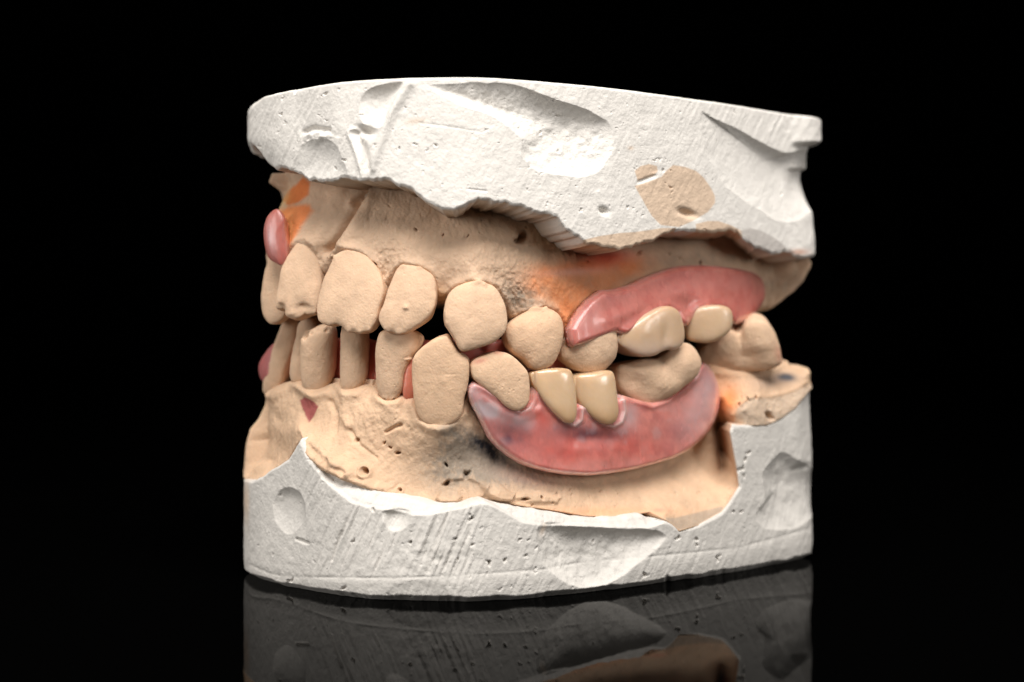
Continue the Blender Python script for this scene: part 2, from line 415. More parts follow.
for pl in (BP_BIG, BP_SM, BP_RIM, BP_RIM2):
    k = sst(.7, -.7, poly_sd(px, py, pl)); c = mix(c, PATCH, k)
c = mix(c, PATCH * .8, sst(.8, 3., sd) * .95)
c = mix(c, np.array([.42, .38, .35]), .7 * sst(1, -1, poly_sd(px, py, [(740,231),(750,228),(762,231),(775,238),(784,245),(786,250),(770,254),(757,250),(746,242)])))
c = mix(c, PATCH, .55 * blob(px, py, 416, 121, 12, 3, -8) + .7 * blob(px, py, 631, 148, 3, 2))
c = mix(c, ORANGE * .8, .6 * blob(px, py, 799, 252, 9, 3))
cv = np.vstack([V.reshape(-1, 3), [[cen[0], cen[1] - CAMD, 70.0]], [[cen[0], cen[1] - CAMD, 45.5]]])
cc = np.vstack([c.reshape(-1, 3), [WHITE], [PATCH]])
nr = len(rows); a0 = nr * NC
ar = np.arange(NC); fan = np.stack([np.full(NC, a0), (ar + 1) % NC, ar], -1)
fan2 = np.stack([np.full(NC, a0 + 1), (nr - 1) * NC + ar, (nr - 1) * NC + (ar + 1) % NC], -1)
upper = root("dental_cast", "upper white plaster dental model with tan stone teeth pointing down", "dental cast")
link("plaster_base", cv, [grid_faces(nr, NC, True), fan, fan2], M_PLASTER, upper, cc)

# ================================================================== LOWER PLASTER
# outline of the white stone, chart coordinates; everything outside (above) is gum
LW = [(100,700),(100,478),(200,478),(240,477),(246,479),(252,480),(262,476),(271,469),(279,465),(287,459),(294,448),(300,438),(302,444),(306,452),(312,461),(318,467),(330,472),(345,479),(362,486),(380,491),(394,494),(412,498),(429,502),
      (445,503),(462,502),(475,499),(484,498),(500,501),(523,505),(545,508),(564,511),(585,515),(609,516),(630,514),(650,511),(660,516),(669,521),(680,530),(698,525),(712,518),(722,512),(729,503),(739,487),(737,470),
      (733,448),(730,432),(732,425),(750,425),(768,424),(782,417),(795,407),(806,394),(812,386),(850,380),(1000,380),(1000,700)]
CH = [(318,469),(321,478),(341,495),(352,503),(367,507),(388,510),(412,515),(430,514),(446,511),(462,507),(478,500),(484,500),(505,512),(522,522),(544,526),(575,526),(603,527),(630,529),(648,528),(665,522),(658,512),(640,505),(600,508),(560,502),(520,496),(480,489),(430,492),(380,482),(330,465)]
T3 = [(543,524),(575,525),(603,526),(648,529),(666,536.5),(650,554),(622,577),(604,586),(586,588.6),(560.5,580.5),(541,561),(538,541)]
T4 = [(762,476),(770,462),(782,452),(798,460),(816,468),(830,490),(816,515),(800,526),(785,529),(765,529),(756,516),(764,500)]
def lower_plaster(I, Z):
    px, py = chart(I, Z, np.zeros_like(Z)); X = I * DS
    d = .12 * fbm(X, Z, 0 * Z, .16, 4, 21) + .05 * fbm(X, Z, 0 * Z, 1.4, 3, 22)
    s = (px + .42 * py) / 7.5
    st = .16 * sst(290, 325, px) * sst(500, 440, px) * sst(580, 560, py) + .03
    g = fbm(s, Z * .07, 0 * Z, 2.3, 3, 25) * (1 + .8 * fbm(s, Z * .2, 0 * Z, .25, 2, 26)); d += st * np.clip(g * 1.6, -.7, 1)
    e = [(273, 505), (278, 492), (288, 487), (299, 492), (305, 505), (304, 520), (297, 531), (288, 534), (279, 528), (274, 518)]
    d = scoop(px, py, d, e, .8, 290, 500)
    d = scoop(px, py, d, [(382,513),(388,510),(398,509),(407,511),(412,515),(408,525),(400,531),(391,531),(385,524)], .9, 397, 516)
    d = scoop(px, py, d, T3, 1.7, 590, 549, 3.2)
    k = sst(2, -12, poly_sd(px, py, T3)); d += k * (.2 * fbm(X, Z, 0 * Z, .9, 4, 31))
    d = scoop(px, py, d, T4, 1.5, 788, 484, 2.0)
    d += .3 * fbm(X, Z, 0 * Z, .5, 2, 35) * blob(px, py, 782, 490, 28, 34)
    d += .5 * blob(px, py, 804, 468, 8, 3, -20)
    d = scoop(px, py, d, [(390,590),(402,582),(425,579),(442,583),(452,596),(470,612),(380,612)], .22, 422, 592)
    d += .3 * fbm(X, Z, 0 * Z, .7, 3, 36) * blob(px, py, 430, 560, 40, 18)
    # faint parting line
    ln = [(250,565),(270,574),(296,577),(378,578),(430,577),(480,574),(560,568),(656,556),(737,548),(808,529)]
    q = line_d(px, py, ln); d += .10 * np.exp(-(q / 1.3) ** 2) * (.6 + .6 * fbm(X, 0 * X, 0 * X, .3, 2, 41)) - .05 * sst(0, 6, py - np.interp(px, [p[0] for p in ln], [p[1] for p in ln]))
    q = line_d(px, py, [(297, 539), (308, 543)]); d += .4 * np.exp(-(q / 1.3) ** 2)
    q = line_d(px, py, [(341, 532), (336, 545), (332, 560)]); d += .22 * np.exp(-(q / 1.5) ** 2)
    q = line_d(px, py, [(668, 577), (676, 584)]); d += .35 * np.exp(-(q / 1.6) ** 2)
    d = apply_pits(px, py, d, [(353,541,1.5),(372,509,1.8),(410,543,1.6),(471,519,2),(489,563,2),(472,545,1.4),(455,539,1.5),(289,581,2),(343,588,1.7),(645,575,1.9),(718,558,2.2),(678,538,1.8),(696,539,1.6),(733,512,1.4),(741,512,1.4),
        (745,460,1.8),(741,469,2.2),(748,453,1.8),(744,476,1.5),(697,545,1.2),(600,543,1.2),(520,540,1.4),(505,560,1.6),(526,556,1.3)], .42)
    d = apply_pits(px, py, d, random_pits(248, 810, 430, 600, 150, .5, 1.2, rp), .2)
    d = apply_pits(px, py, d, random_pits(440, 545, 510, 590, 40, .6, 1.5, rp), .2)
    # worn lower rim
    bv = 1.0 + .35 * fbm(X, 0 * X, 0 * X, .35, 4, 44)
    d += np.where(Z < bv, (bv - Z) * 1.7, 0)
    d += np.where(Z < 3, .25 * sst(3, 0, Z), 0)
    d += sst(795, 812, px) * (.25 + .5 * sst(480, 390, py))
    # bright broken chamfer below the gum
    sdc = poly_sd(px, py, CH)
    calm = 1 - sst(690, 705, px) * sst(420, 410, 0 * px + 400) * sst(800, 780, px)
    sdw = poly_sd(px + calm * .8 * fbm(px / 7.5, py / 7.5, 0 * px, .8, 3, 46), py - (py - 331) * .022 * sst(306, 325, px) * sst(675, 655, px) + calm * fbm(px / 7.5, py / 7.5, 0 * px, .8, 3, 47), LW)
    k = sst(1.0, -2.5, sdc)
    d += k * (.4 + 1.25 * sst(-14, 0, sdw) + .2 * fbm(X, Z, 0 * Z, .9, 3, 48))
    d += .3 * sst(-3, 0, sdw)
    led = sst(-.3, 2.0 + 3 * sst(690, 705, px) * sst(760, 742, px) * sst(422, 432, py), sdw)
    return d + led * (7.0 + 4 * sst(690, 705, px) * sst(760, 742, px) + 3 * sst(760, 790, px)), px, py, sdw
rows = np.r_[np.linspace(0, 29.5, 240)]
I = np.broadcast_to(COLc[None], (len(rows), NC)).copy(); Z = np.broadcast_to(rows[:, None], (len(rows), NC)).copy()
d, px, py, sd = lower_plaster(I, Z)
V = world(I, Z, d)
# the hidden rear of the base stops below the arch
c = np.broadcast_to(WHITE_SHADED, V.shape).copy()  # same plaster white, darkened to put the light falloff into the lower base
c = mix(c, PATCH, .6 * blob(px, py, 545, 530, 3, 6, 20) + .8 * sst(252, 248, px) * blob(px, py, 246, 500, 5, 22))
px2, py2 = chart(I, Z, d)
c = mix(c, TAN, sst(.6, 2.2, sd)); c = mix(c, TAN, sst(-.4, .3, sd) * sst(690, 705, px) * sst(780, 765, px))
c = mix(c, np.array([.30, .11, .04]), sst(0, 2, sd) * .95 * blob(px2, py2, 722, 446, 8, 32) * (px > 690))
nr = len(rows); a0 = nr * NC
cv = np.vstack([V.reshape(-1, 3), [[cen[0], cen[1] - CAMD, 0.0]], [[cen[0], cen[1] - CAMD, 24.0]]])
cc = np.vstack([c.reshape(-1, 3), [WHITE], [TAN]])
fan = np.stack([np.full(NC, a0), (ar + 1) % NC, ar], -1)
fan2 = np.stack([np.full(NC, a0 + 1), (nr - 1) * NC + ar, (nr - 1) * NC + (ar + 1) % NC], -1)
lower = root("dental_cast", "lower white plaster dental model standing on the black table, teeth pointing up", "dental cast")
link("plaster_base", cv, [grid_faces(nr, NC, True), fan, fan2], M_PLASTER, lower, cc)

# ================================================================== GUMS
UG = RBF([(200,200,5),(262,182,3.6),(275,186,5.0),(262,197,7),(285,185,7),(300,190,6.5),(320,195,6.5),(350,190,8),(400,200,8),(440,215,7.8),(480,212,8),(520,220,7.5),(550,230,7.5),(600,253,7.5),(650,250,7.6),(700,240,8.0),(740,245,7.8),(775,258,6),(800,262,1.2),(815,262,.2),(860,260,2),
      (262,230,4.5),(285,215,4.6),(300,220,4.6),(330,230,5.2),(355,225,5.5),(400,235,5.2),(440,250,5.2),(480,250,4.6),(520,255,5.4),(560,265,6.2),(600,275,6.6),(650,275,6.8),(700,268,7.2),(740,266,6.8),(775,272,5.8),(800,280,2.2),(815,285,2.2),
      (270,265,4),(305,245,3.8),(330,262,5.4),(352,248,4.2),(390,270,5.2),(410,262,4.3),(440,280,5.4),(475,275,3.9),(515,295,5.2),(540,300,4.6),(580,305,5.8),(640,310,6.4),(700,310,7),(770,295,6.2),(790,298,4.4),(762,318,7.5),(440,310,7),(325,290,7),(380,300,7.5),(510,325,7.5),(620,345,8.5),(860,300,5),(150,260,5)])
UC = [(100,300),(262,300),(300,300),(325,296),(345,300),(380,302),(400,300),(440,302),(475,305),(508,318),(540,330),(568,338),(620,345),(680,335),(735,325),(752,316),(765,313),(778,310),(786,303),(800,291),(815,275),(900,240),(1000,230)]
LG = RBF([(150,430,4),(244,430,.7),(246,455,.4),(245,476,.2),(256,474,1.4),(256,440,1.6),(262,400,3.4),(266,440,3.8),(272,460,3.6),(285,450,3.6),(300,430,1.6),(305,448,.9),(325,466,.9),(345,477,1.2),(365,484,1.8),(390,488,3.5),(420,492,5),(450,494,5.2),(480,490,5),(495,492,4),(520,498,4.2),(560,502,4.2),(600,508,4.0),(640,506,3.6),(665,513,1.2),(690,524,.3),(712,514,.9),(728,500,1.2),
      (280,420,4.2),(310,420,3.9),(345,430,3.6),(375,450,4.2),(400,460,5),(430,465,5.6),(460,460,6.6),(495,462,7.2),(530,476,5.6),(560,485,5.4),(600,490,5.6),(640,482,6.2),(675,478,6.4),(705,478,6.2),(722,470,7.2),(718,440,8.6),(722,425,8.6),(726,452,7.8),(733,440,2.2),(735,465,1.6),(738,478,1.4),(732,415,2.4),(738,405,1.5),
      (270,390,4),(310,395,4.2),(345,395,4.6),(390,410,4.3),(440,432,4.1),(475,430,6),(510,430,6.4),(560,440,6.4),(620,440,6.6),(680,430,7),(708,410,7.6),(712,385,7),(728,388,5.4),(745,410,.3),(765,410,.15),(785,403,.15),(800,390,.15),(812,380,.7),(745,393,1.2),(760,386,1.4),(780,386,1.3),(803,372,.5),(809,368,.6),(760,372,4.4),(780,369,4.2),(795,367,3.2),(730,372,6.4),(700,372,7.6),(850,380,.8),(900,400,.8),
      (330,383,6),(372,392,6),(408,396,6),(290,385,5.6)])
LC = [(100,420),(244,426),(252,427),(258,440),(262,392),(275,382),(300,380),(322,384),(338,381),(355,384),(373,386),(390,396),(408,393),(440,400),(470,385),(500,390),(560,395),(620,390),(680,372),(700,366),(740,360),(760,359),(785,360),(793,365),(801,368),(806,366),(809,367),(815,369),(900,400),(1000,420)]

def tooth_collar(px, py, d, keys, grow=.6, cut=.03):
    for k in keys:
        P = np.array(TE[k])
        m = (px > P[:, 0].min() - 16) & (px < P[:, 0].max() + 16) & (py > P[:, 1].min() - 16) & (py < P[:, 1].max() + 16)
        if not m.any(): continue
        sd = poly_sd(px[m], py[m], TE[k])
        d[m] += cut * np.exp(-((sd - .6) / 1.3) ** 2) - grow * np.exp(-((sd - 2.5) / 5.) ** 2)
    return d
def gum_build(name, rbf, zs, crest, up, keys, detail, colour, parent):
    """wall rows run from inside the plaster (zs) to the crest, then round over it to the tongue side"""
    I1 = COLc.copy(); 
    # crest height per column (chart column evaluated on a 5 mm setback)
    zc = np.zeros(NC); dcr = np.full(NC, 5.0); z = np.full(NC, 40.0)
    for _ in range(8):
        pxc, pyc = chart(I1, z, dcr); D = cpos(np.clip(I1, iL, iR), dcr)[1]
        yc = np.interp(pxc, [p[0] for p in crest], [p[1] for p in crest])
        z = H - (yc - HZ) * D / F; dcr = .5 * dcr + .5 * rbf(pxc, yc)
    zc = z
    NRW = 190
    t = np.linspace(0, 1, NRW)[:, None]
    Z = zs + (zc[None] - zs) * t
    I = np.broadcast_to(I1[None], Z.shape).copy()
    d = np.full(Z.shape, 5.0)
    for _ in range(9):
        px, py = chart(I, Z, d); d = .4 * d + .6 * rbf(px, py)
    px, py = chart(I, Z, d); X = I * DS
    d0 = d.copy()
    d = d + .22 * fbm(X, Z, 0 * Z, .22, 4, 50 + up) + .11 * fbm(X, Z, 0 * Z, 1.1, 4, 52)
    d = detail(px, py, X, Z, d)
    d = tooth_collar(px, py, d, keys)
    # roll over the crest
    e = np.abs(zc[None] - Z); R = np.where(px > 785, .5, 1.6)
    d = d + np.where(e < R, R - np.sqrt(np.maximum(R * R - (R - e) ** 2, 0)), 0)
    V = [world(I, Z, d)]; C = [colour(px, py, X, Z, d - d0)]
    s = -1 if up else 1
    last = d[-1]
    for (dd, dz) in ((1.2, .35), (3, .2), (5, -.3), (6.5, -1.6), (8, -4), (9, -8)):
        zz = zc + s * dz
        V.append(world(I1, zz, last + dd)[None]); C.append(np.broadcast_to(TAN, (1, NC, 3)))
    V = np.concatenate(V, 0); C = np.concatenate(C, 0)
    n = V.shape[0]; a0 = n * NC
    zend = V[-1, :, 2].mean()
    cv = np.vstack([V.reshape(-1, 3), [[cen[0] + 2, cen[1] - CAMD + 5, zend]], [[cen[0], cen[1] - CAMD, zs]]])
    cc = np.vstack([C.reshape(-1, 3), [TAN], [TAN]])
    f1 = np.stack([np.full(NC, a0), (n - 1) * NC + ar, (n - 1) * NC + (ar + 1) % NC], -1)
    f2 = np.stack([np.full(NC, a0 + 1), (ar + 1) % NC, ar], -1)
    return link(name, cv, [grid_faces(n, NC, True), f1, f2], M_GUM, parent, cc)

def ug_detail(px, py, X, Z, d):
    q = line_d(px, py, [(364, 193), (352, 214), (340, 233), (328, 250)]); d = d + 1.7 * np.exp(-(q / 3.6) ** 2)
    q = line_d(px, py, [(372, 199), (357, 222), (344, 243)]); d -= .9 * np.exp(-(q / 6.) ** 2)
    d -= 1.4 * blob(px, py, 356, 201, 6, 4, -30)
    q = line_d(px, py, [(340, 190), (330, 215), (318, 240)]); d -= .5 * np.exp(-(q / 7.) ** 2)
    d += 2.2 * blob(px, py, 524, 237, 3.4, 4.2, 20) + 1.6 * blob(px, py, 519, 241, 4, 2.2, 0)
    d = ring(px, py, d, 384, 283, 4.2, .5, .8); d = ring(px, py, d, 336, 259, 2.6, .25, .3)
    d -= .5 * blob(px, py, 478, 282, 5, 2.5); d -= .4 * blob(px, py, 535, 308, 6, 2.2, -15)
    # granular patches
    g = fbm(X, Z, 0 * Z, 2.2, 3, 61)
    d += .16 * g * (blob(px, py, 512, 290, 30, 30) + blob(px, py, 390, 262, 22, 22) + blob(px, py, 330, 258, 16, 14) + .35)
    d = apply_pits(px, py, d, [(416,230,1.6),(443,235,1.2),(640,253,2.2),(572,247,1.5),(588,262,1.2),(700,263,1.5),(680,258,1.2),(669,254,1.2),(376,264,1.4),(468,236,1.2)], .5)
    d = apply_pits(px, py, d, random_pits(290, 780, 190, 300, 110, .5, 1.3, rp), .22)
    # shadowed hollow under the plaster near the heel
    d += .5 * fbm(X, Z, 0 * Z, .6, 3, 63) * sst(750, 790, px)
    d += 1.2 * blob(px, py, 803, 262, 6, 6) - .5 * blob(px, py, 795, 275, 10, 6)
    return d
def ug_col(px, py, X, Z, dd):
    c = np.broadcast_to(TAN, px.shape + (3,)).copy() * (1 + .06 * fbm(X, Z, 0 * Z, .35, 4, 70))[..., None]
    n = fbm(X, Z, 0 * Z, .5, 4, 71)
    ok = sst(.0, .6, 1 + n)
    c = mix(c, ORANGE * [1.05, .85, .6], .95 * sst(2, -2, poly_sd(px, py, [(303,178),(311,182),(309,195),(299,202),(287,206),(284,200),(290,190)]) + 1.5 * n))
    c = mix(c, ORANGE * [1.15, 1, .8], .9 * sst(3, -3, poly_sd(px, py, [(286,207),(310,204),(313,211),(301,226),(294,246),(286,258),(276,240),(270,215)]) + 2 * n))
    c = mix(c, np.array([.80, .50, .18]), .5 * blob(px, py, 283, 200, 5, 10, 30) + .4 * blob(px, py, 288, 235, 5, 20, 10))
    k = 1.8 * blob(px, py, 575, 283, 38, 18, -5) + .7 * blob(px, py, 545, 280, 22, 14) + .6 * blob(px, py, 605, 264, 40, 8, -5) + 1.1 * blob(px, py, 568, 318, 18, 20) + .7 * blob(px, py, 625, 272, 34, 10, -12)
    c = mix(c, ORANGE * 1.12, np.clip(k, 0, .97) * (.8 + .35 * n))
    c = mix(c, np.array([.62, .09, .04]), .95 * blob(px, py, 606, 257, 28, 8, -3) + .3 * blob(px, py, 590, 268, 30, 5, -6))
    c = mix(c, np.array([.80, .45, .36]), .45 * blob(px, py, 572, 272, 34, 4, -3))
    c = mix(c, GREY, (.85 * blob(px, py, 524, 300, 20, 14, -10) + .4 * blob(px, py, 505, 290, 14, 22)) * (.8 + .7 * fbm(X, Z, 0 * Z, 1.6, 3, 73)))
    c = mix(c, GREY * 1.2, (.35 * blob(px, py, 690, 258, 40, 7, -3) + .3 * blob(px, py, 780, 285, 25, 12)) * (1 + 1.2 * fbm(X, Z, 0 * Z, 1.2, 3, 74)))
    c = mix(c, np.array([.62, .33, .12]), .4 * blob(px, py, 770, 312, 16, 5) + .5 * blob(px, py, 441, 300, 6, 12) + .35 * blob(px, py, 550, 240, 30, 10, 30))
    return c
gum_build("gum", UG, 60.0, UC, 1, UPPER_T, ug_detail, ug_col, upper)

def lg_detail(px, py, X, Z, d):
    q = line_d(px, py, [(350, 431), (360, 446), (376, 458)]); d = d + .35 * np.exp(-(q / 2.) ** 2)
    q = line_d(px, py, [(386, 432), (395, 427), (401, 425)]); d += .6 * np.exp(-(q / 1.7) ** 2)
    q = line_d(px, py, [(330, 402), (336, 415), (334, 432)]); d += .45 * np.exp(-(q / 3.) ** 2)
    q = line_d(px, py, [(345, 400), (342, 415), (348, 425)]); d -= .35 * np.exp(-(q / 4.) ** 2)
    q = line_d(px, py, [(306, 450), (330, 468), (362, 484), (392, 492)]); d -= .5 * np.exp(-(q / 4.) ** 2) * (1 + .8 * fbm(X, Z, 0 * Z, .6, 3, 80))
    q = line_d(px, py, [(318, 440), (335, 460), (352, 470)]); d -= .5 * np.exp(-(q / 5.) ** 2)
    d = ring(px, py, d, 366, 471, 5.4, .7, 1.6); d = ring(px, py, d, 400, 490, 3.2, .35, .6)
    d = apply_pits(px, py, d, [(356,440,1.8),(397,453,1.8),(384,443,1.2),(390,447.5,1.3),(446,465,1.6),(467,474,3.2),(447,484,3.0),(525,499,2.),(540,497,1.3),(770,416,3.4),(770,366,1.6),(739,404,1.4),(748,399,1.3),(756,397,1.3)], .8)
    d = raised(px, py, d, [(437,498),(441,491),(449,488),(458,490),(462,496),(458,502),(441,502)], 1.2, 2.2)
    d = raised(px, py, d, [(481,486),(487,478),(496,481),(505,489),(514,494),(510,501),(498,500),(486,494)], 1.4, 2.4)
    d = raised(px, py, d, [(516,498),(522,491),(540,493),(560,497),(556,503),(530,502)], .6, 3)
    d = raised(px, py, d + .0, [(303,434),(311,437),(330,455),(346,462),(366,478),(392,487),(388,492),(345,480),(316,466),(303,448)], .45, 3.0)
    d += .45 * fbm(X, Z, 0 * Z, .8, 4, 84) * np.exp(-(line_d(px, py, [(308, 446), (330, 464), (362, 482), (392, 491)]) / 9.) ** 2)
    q = line_d(px, py, [(452, 478), (470, 477), (484, 484), (482, 494)]); d -= .5 * np.exp(-(q / 2.6) ** 2)
    g = fbm(X, Z, 0 * Z, 1.5, 4, 82); d += .10 * g * (blob(px, py, 380, 430, 50, 30) + .5)
    d = apply_pits(px, py, d, random_pits(320, 420, 405, 470, 30, .5, 1.0, rp), .18)
    d = apply_pits(px, py, d, random_pits(500, 700, 488, 515, 40, .6, 1.5, rp), .3)
    d = apply_pits(px, py, d, random_pits(740, 800, 397, 422, 40, .5, 1.1, rp), .3)
    q = line_d(px, py, [(739, 404), (748, 398), (760, 396)]); d -= .25 * np.exp(-(q / 2.2) ** 2)
    q = line_d(px, py, [(770, 396), (790, 391), (806, 382)]); d -= .2 * np.exp(-(q / 2.0) ** 2)
    d = d + 3.5 * sst(-1.0, -5, poly_sd(px, py, LW))
    q = line_d(px, py, [(718, 405), (719, 430), (722, 452), (724, 468)]); d += 2.0 * np.exp(-(q / 4.5) ** 2)
    return d
def lg_col(px, py, X, Z, dd):
    n = fbm(X, Z, 0 * Z, .5, 4, 91); n2 = fbm(X, Z, 0 * Z, 1.7, 3, 92)
    c = np.broadcast_to(TAN * [1.02, 1, .96], px.shape + (3,)).copy() * (1 + .06 * n)[..., None]
    c = mix(c, np.array([.30, .055, .06]), .9 * sst(1, -1, poly_sd(px, py, [(299,400),(306,397),(312,400),(319,406.5),(310,422),(303,410)]) + n))
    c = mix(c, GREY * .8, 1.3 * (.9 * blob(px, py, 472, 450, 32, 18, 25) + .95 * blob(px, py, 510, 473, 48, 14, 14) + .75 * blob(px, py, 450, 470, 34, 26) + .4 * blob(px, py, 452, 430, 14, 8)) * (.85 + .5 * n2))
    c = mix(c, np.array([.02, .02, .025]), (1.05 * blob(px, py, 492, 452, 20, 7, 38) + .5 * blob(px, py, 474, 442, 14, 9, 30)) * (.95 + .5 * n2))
    c = mix(c, np.array([.42, .19, .13]), .4 * blob(px, py, 535, 478, 34, 10, 12))
    c = mix(c, ORANGE * 1.35, (.45 * blob(px, py, 718, 395, 20, 26) + .6 * blob(px, py, 728, 404, 10, 16, 30) + .3 * blob(px, py, 600, 512, 80, 5)) * (.9 + .5 * n))
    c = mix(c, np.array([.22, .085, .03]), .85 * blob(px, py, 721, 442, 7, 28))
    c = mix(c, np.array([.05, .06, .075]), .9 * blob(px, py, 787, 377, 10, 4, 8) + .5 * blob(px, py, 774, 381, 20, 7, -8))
    c = mix(c, np.array([.45, .30, .22]), .3 * blob(px, py, 765, 385, 26, 8))
    c = mix(c, PATCH * .62, .95 * sst(1, -1, poly_sd(px, py, [(664,518),(680,530),(700,524),(726,510),(722,506),(700,512),(675,518)])))  # tan cut patch, its colour also darkened for the shade on a vertical face
    c = mix(c, PATCH * .9, .9 * sst(1.5, -1, poly_sd(px, py, [(733,427),(738,408),(750,399),(770,399),(790,394),(812,384),(812,400),(770,426)])))
    c = mix(c, np.array([.7, .2, .16]), .6 * blob(px, py, 408, 388, 6, 9) + .5 * blob(px, py, 659, 510, 8, 2))
    return c
gum_build("gum", LG, 2.5, LC, 0, LOWER_T, lg_detail, lg_col, lower)

# ================================================================== TEETH
TRI = 0
def tooth(key, inset, T, Tb, parent, mat, col, face=.35, p=4.5, tilt=0., detail=None, seed=0, nz=.05, colf=None, flat=.6, cyl=False):
    """closed pebble: the traced outline at its own distance, swelling T mm outward and Tb mm inward"""
    out = smooth_closed(TE[key], 150) if isinstance(key, str) else smooth_closed(key, 150)
    cx, cy = out.mean(0)
    i, z, dd = solve(np.array([cx]), np.array([cy]), inset)
    c3 = world(i, z, dd)[0]
    a = int(i[0]) % 6000; nin = _n[a]
    no = np.array([-nin[0], -nin[1], 0.]); camv = np.array([0 - c3[0], -CAMD - c3[1], 0.]); camv /= np.linalg.norm(camv)
    no = no * (1 - face) + camv * face; no[2] = tilt; no /= np.linalg.norm(no)
    # outline: rays of the trace meet the tooth plane
    def onplane(xy):
        ray = np.stack([(xy[:, 0] - 512) / F, np.ones(len(xy)), -(xy[:, 1] - HZ) / F], -1)
        o = np.array([0, -CAMD, H]); t = ((c3 - o) @ no) / (ray @ no)
        return o + ray * t[:, None]
    K = 34
    ph = np.linspace(0, math.pi / 2, K)
    P3 = onplane(out); cm = P3.mean(0)
    V, Q = [], []; hw = np.ptp(out[:, 0]) / 2
    prof = lambda r: ((1 - flat) * (1 - r ** 2.2) + flat * (1 - r ** p) ** (1 / p)) if r < 1 else 0
    for s, Tn in ((1, T), (-1, Tb)):
        for r in (np.sin(ph) if s == 1 else np.sin(ph)[::-1][1:]):
            r = max(r, 1e-3)
            hgt = Tn * prof(r)
            rr = r if s == 1 else r ** .8
            xn = np.clip((out[:, 0] - cx) * rr / hw, -1, 1)
            hg = hgt * ((.3 + .7 * np.sqrt(1 - xn ** 2)) if cyl and s > 0 else 1)
            V.append(cm + (P3 - cm) * rr + (no * s)[None] * (np.ones(len(out)) * hg)[:, None])
            Q.append(np.c_[cx + (out[:, 0] - cx) * rr, cy + (out[:, 1] - cy) * rr, np.full(len(out), float(s) * (1 if True else 0))])
    V = np.array(V); Q = np.array(Q)
    n = fbm(V[..., 0], V[..., 1], V[..., 2], .45, 4, seed + 3)
    n2 = fbm(V[..., 0], V[..., 1], V[..., 2], 2.2, 3, seed + 9)
    cmv = V - (cm - no * 1.5); cmv /= np.linalg.norm(cmv, axis=2)[..., None]
    disp = nz * 2.2 * n + nz * .7 * n2
    if detail is not None: disp = disp + detail(Q[..., 0], Q[..., 1]) * (Q[..., 2] > 0)
    V = V + cmv * disp[..., None]
    C = np.broadcast_to(col, V.shape) * (1 + .07 * n)[..., None]
    if colf is not None: C = colf(Q[..., 0], Q[..., 1], C, n)
    nr, nc = V.shape[:2]
    return link("tooth", V.reshape(-1, 3), grid_faces(nr, nc, True), mat, parent, C.reshape(-1, 3))
TT = TAN * [1.09, 1.08, 1.06]
def bumps(lst, rag=None):
    def f(x, y):
        v = 0 * x
        for (a, b, rx, ry, amp) in lst: v = v + amp * np.exp(-((x - a) / rx) ** 2 - ((y - b) / ry) ** 2)
        if rag: v = v + .35 * fbm(x / 7.5, y / 7.5, 0 * x, 1.3, 3, rag[2]) * sst(rag[0], rag[1], y)
        return v
    return f
tooth('U0', 4.0, 1.2, 4, upper, M_TOOTH, TT, .55, seed=1)
tooth('U1', 3.5, 1.3, 4, upper, M_TOOTH, TT, .45, seed=2, tilt=.12, detail=bumps([(307,310,6,4,-.7),(283,309,4,4,-.6),(296,313,4,3,.25)], (306, 318, 4)))
tooth('U2', 3.4, 1.1, 4, upper, M_TOOTH, TT, .35, seed=3, tilt=.14, detail=bumps([(336,258,2,2,.25),(350,253,5,1.5,.2)], (322, 331, 5)))
tooth('U3', 3.6, 1.0, 4.5, upper, M_TOOTH, TT, .35, seed=4, tilt=.12, detail=bumps([(407,308,2.6,2,.3),(404,268,2.6,2,.35),(420,269,3,1.4,.25)], (326, 333, 6)))
tooth('U4', 3.3, 1.3, 5, upper, M_TOOTH, TT, .25, seed=5, tilt=.12, flat=.5, detail=bumps([(478,284,5,2,.45),(484,286,2,2,.3)]))
tooth('U5', 4.4, 1.8, 6, upper, M_TOOTH, TT * [1, .97, .94], .25, seed=6, tilt=.1, flat=.4, detail=bumps([(534,310,6,1.6,.45),(545,308,2,1.5,.3)]))
tooth('U6', 5.2, 1.9, 6, upper, M_TOOTH, TT * .97, .3, seed=7, flat=.4)
tooth('L1', 6.2, 1.6, 4, lower, M_TOOTH, TT, .7, cyl=True, flat=.9, tilt=-.15, seed=11)
tooth('L1b', 6.7, 1.4, 4, lower, M_TOOTH, TT, .7, cyl=True, flat=.9, tilt=-.12, seed=12)
tooth('L2', 6.0, 2.2, 1.6, lower, M_TOOTH, TT, .7, cyl=True, flat=.95, tilt=-.14, seed=13, detail=bumps([(306,332,4,5,-1.0),(314,331,1.6,1.6,-.5),(329,329,1.6,1.4,-.4)], (332, 326, 8)))
tooth('L3', 6.1, 1.7, 1.6, lower, M_TOOTH, TT, .7, cyl=True, flat=.95, tilt=-.14, seed=14)
tooth('L4', 5.8, 1.7, 1.8, lower, M_TOOTH, TT, .6, cyl=True, flat=.9, tilt=-.12, seed=15, detail=bumps([(386,397,2.6,2.2,.5),(395,397,2.6,2.2,.5),(386,397,1.1,1.1,-.8),(395,397,1.1,1.1,-.8),(410,358,3,1,.3)]))
tooth('L5', 4.1, 1.1, 5, lower, M_TOOTH, TT * [1.02, 1.0, .97], .35, seed=16, tilt=-.12, flat=.75, detail=bumps([(447,373,12,.8,-.08),(443,424,4,2,.3),(436,425,3,1.5,.2)]))
tooth('L6', 3.9, 1.2, 5, lower, M_TOOTH, TT * [1.03, 1.02, 1.0], .3, seed=17, flat=.75, colf=lambda x, y, c, n: mix(c, np.array([.45, .12, .09]), .6 * blob(x, y, 478, 361, 7, 2.5, -15) + .5 * blob(x, y, 497, 352, 6, 2)))
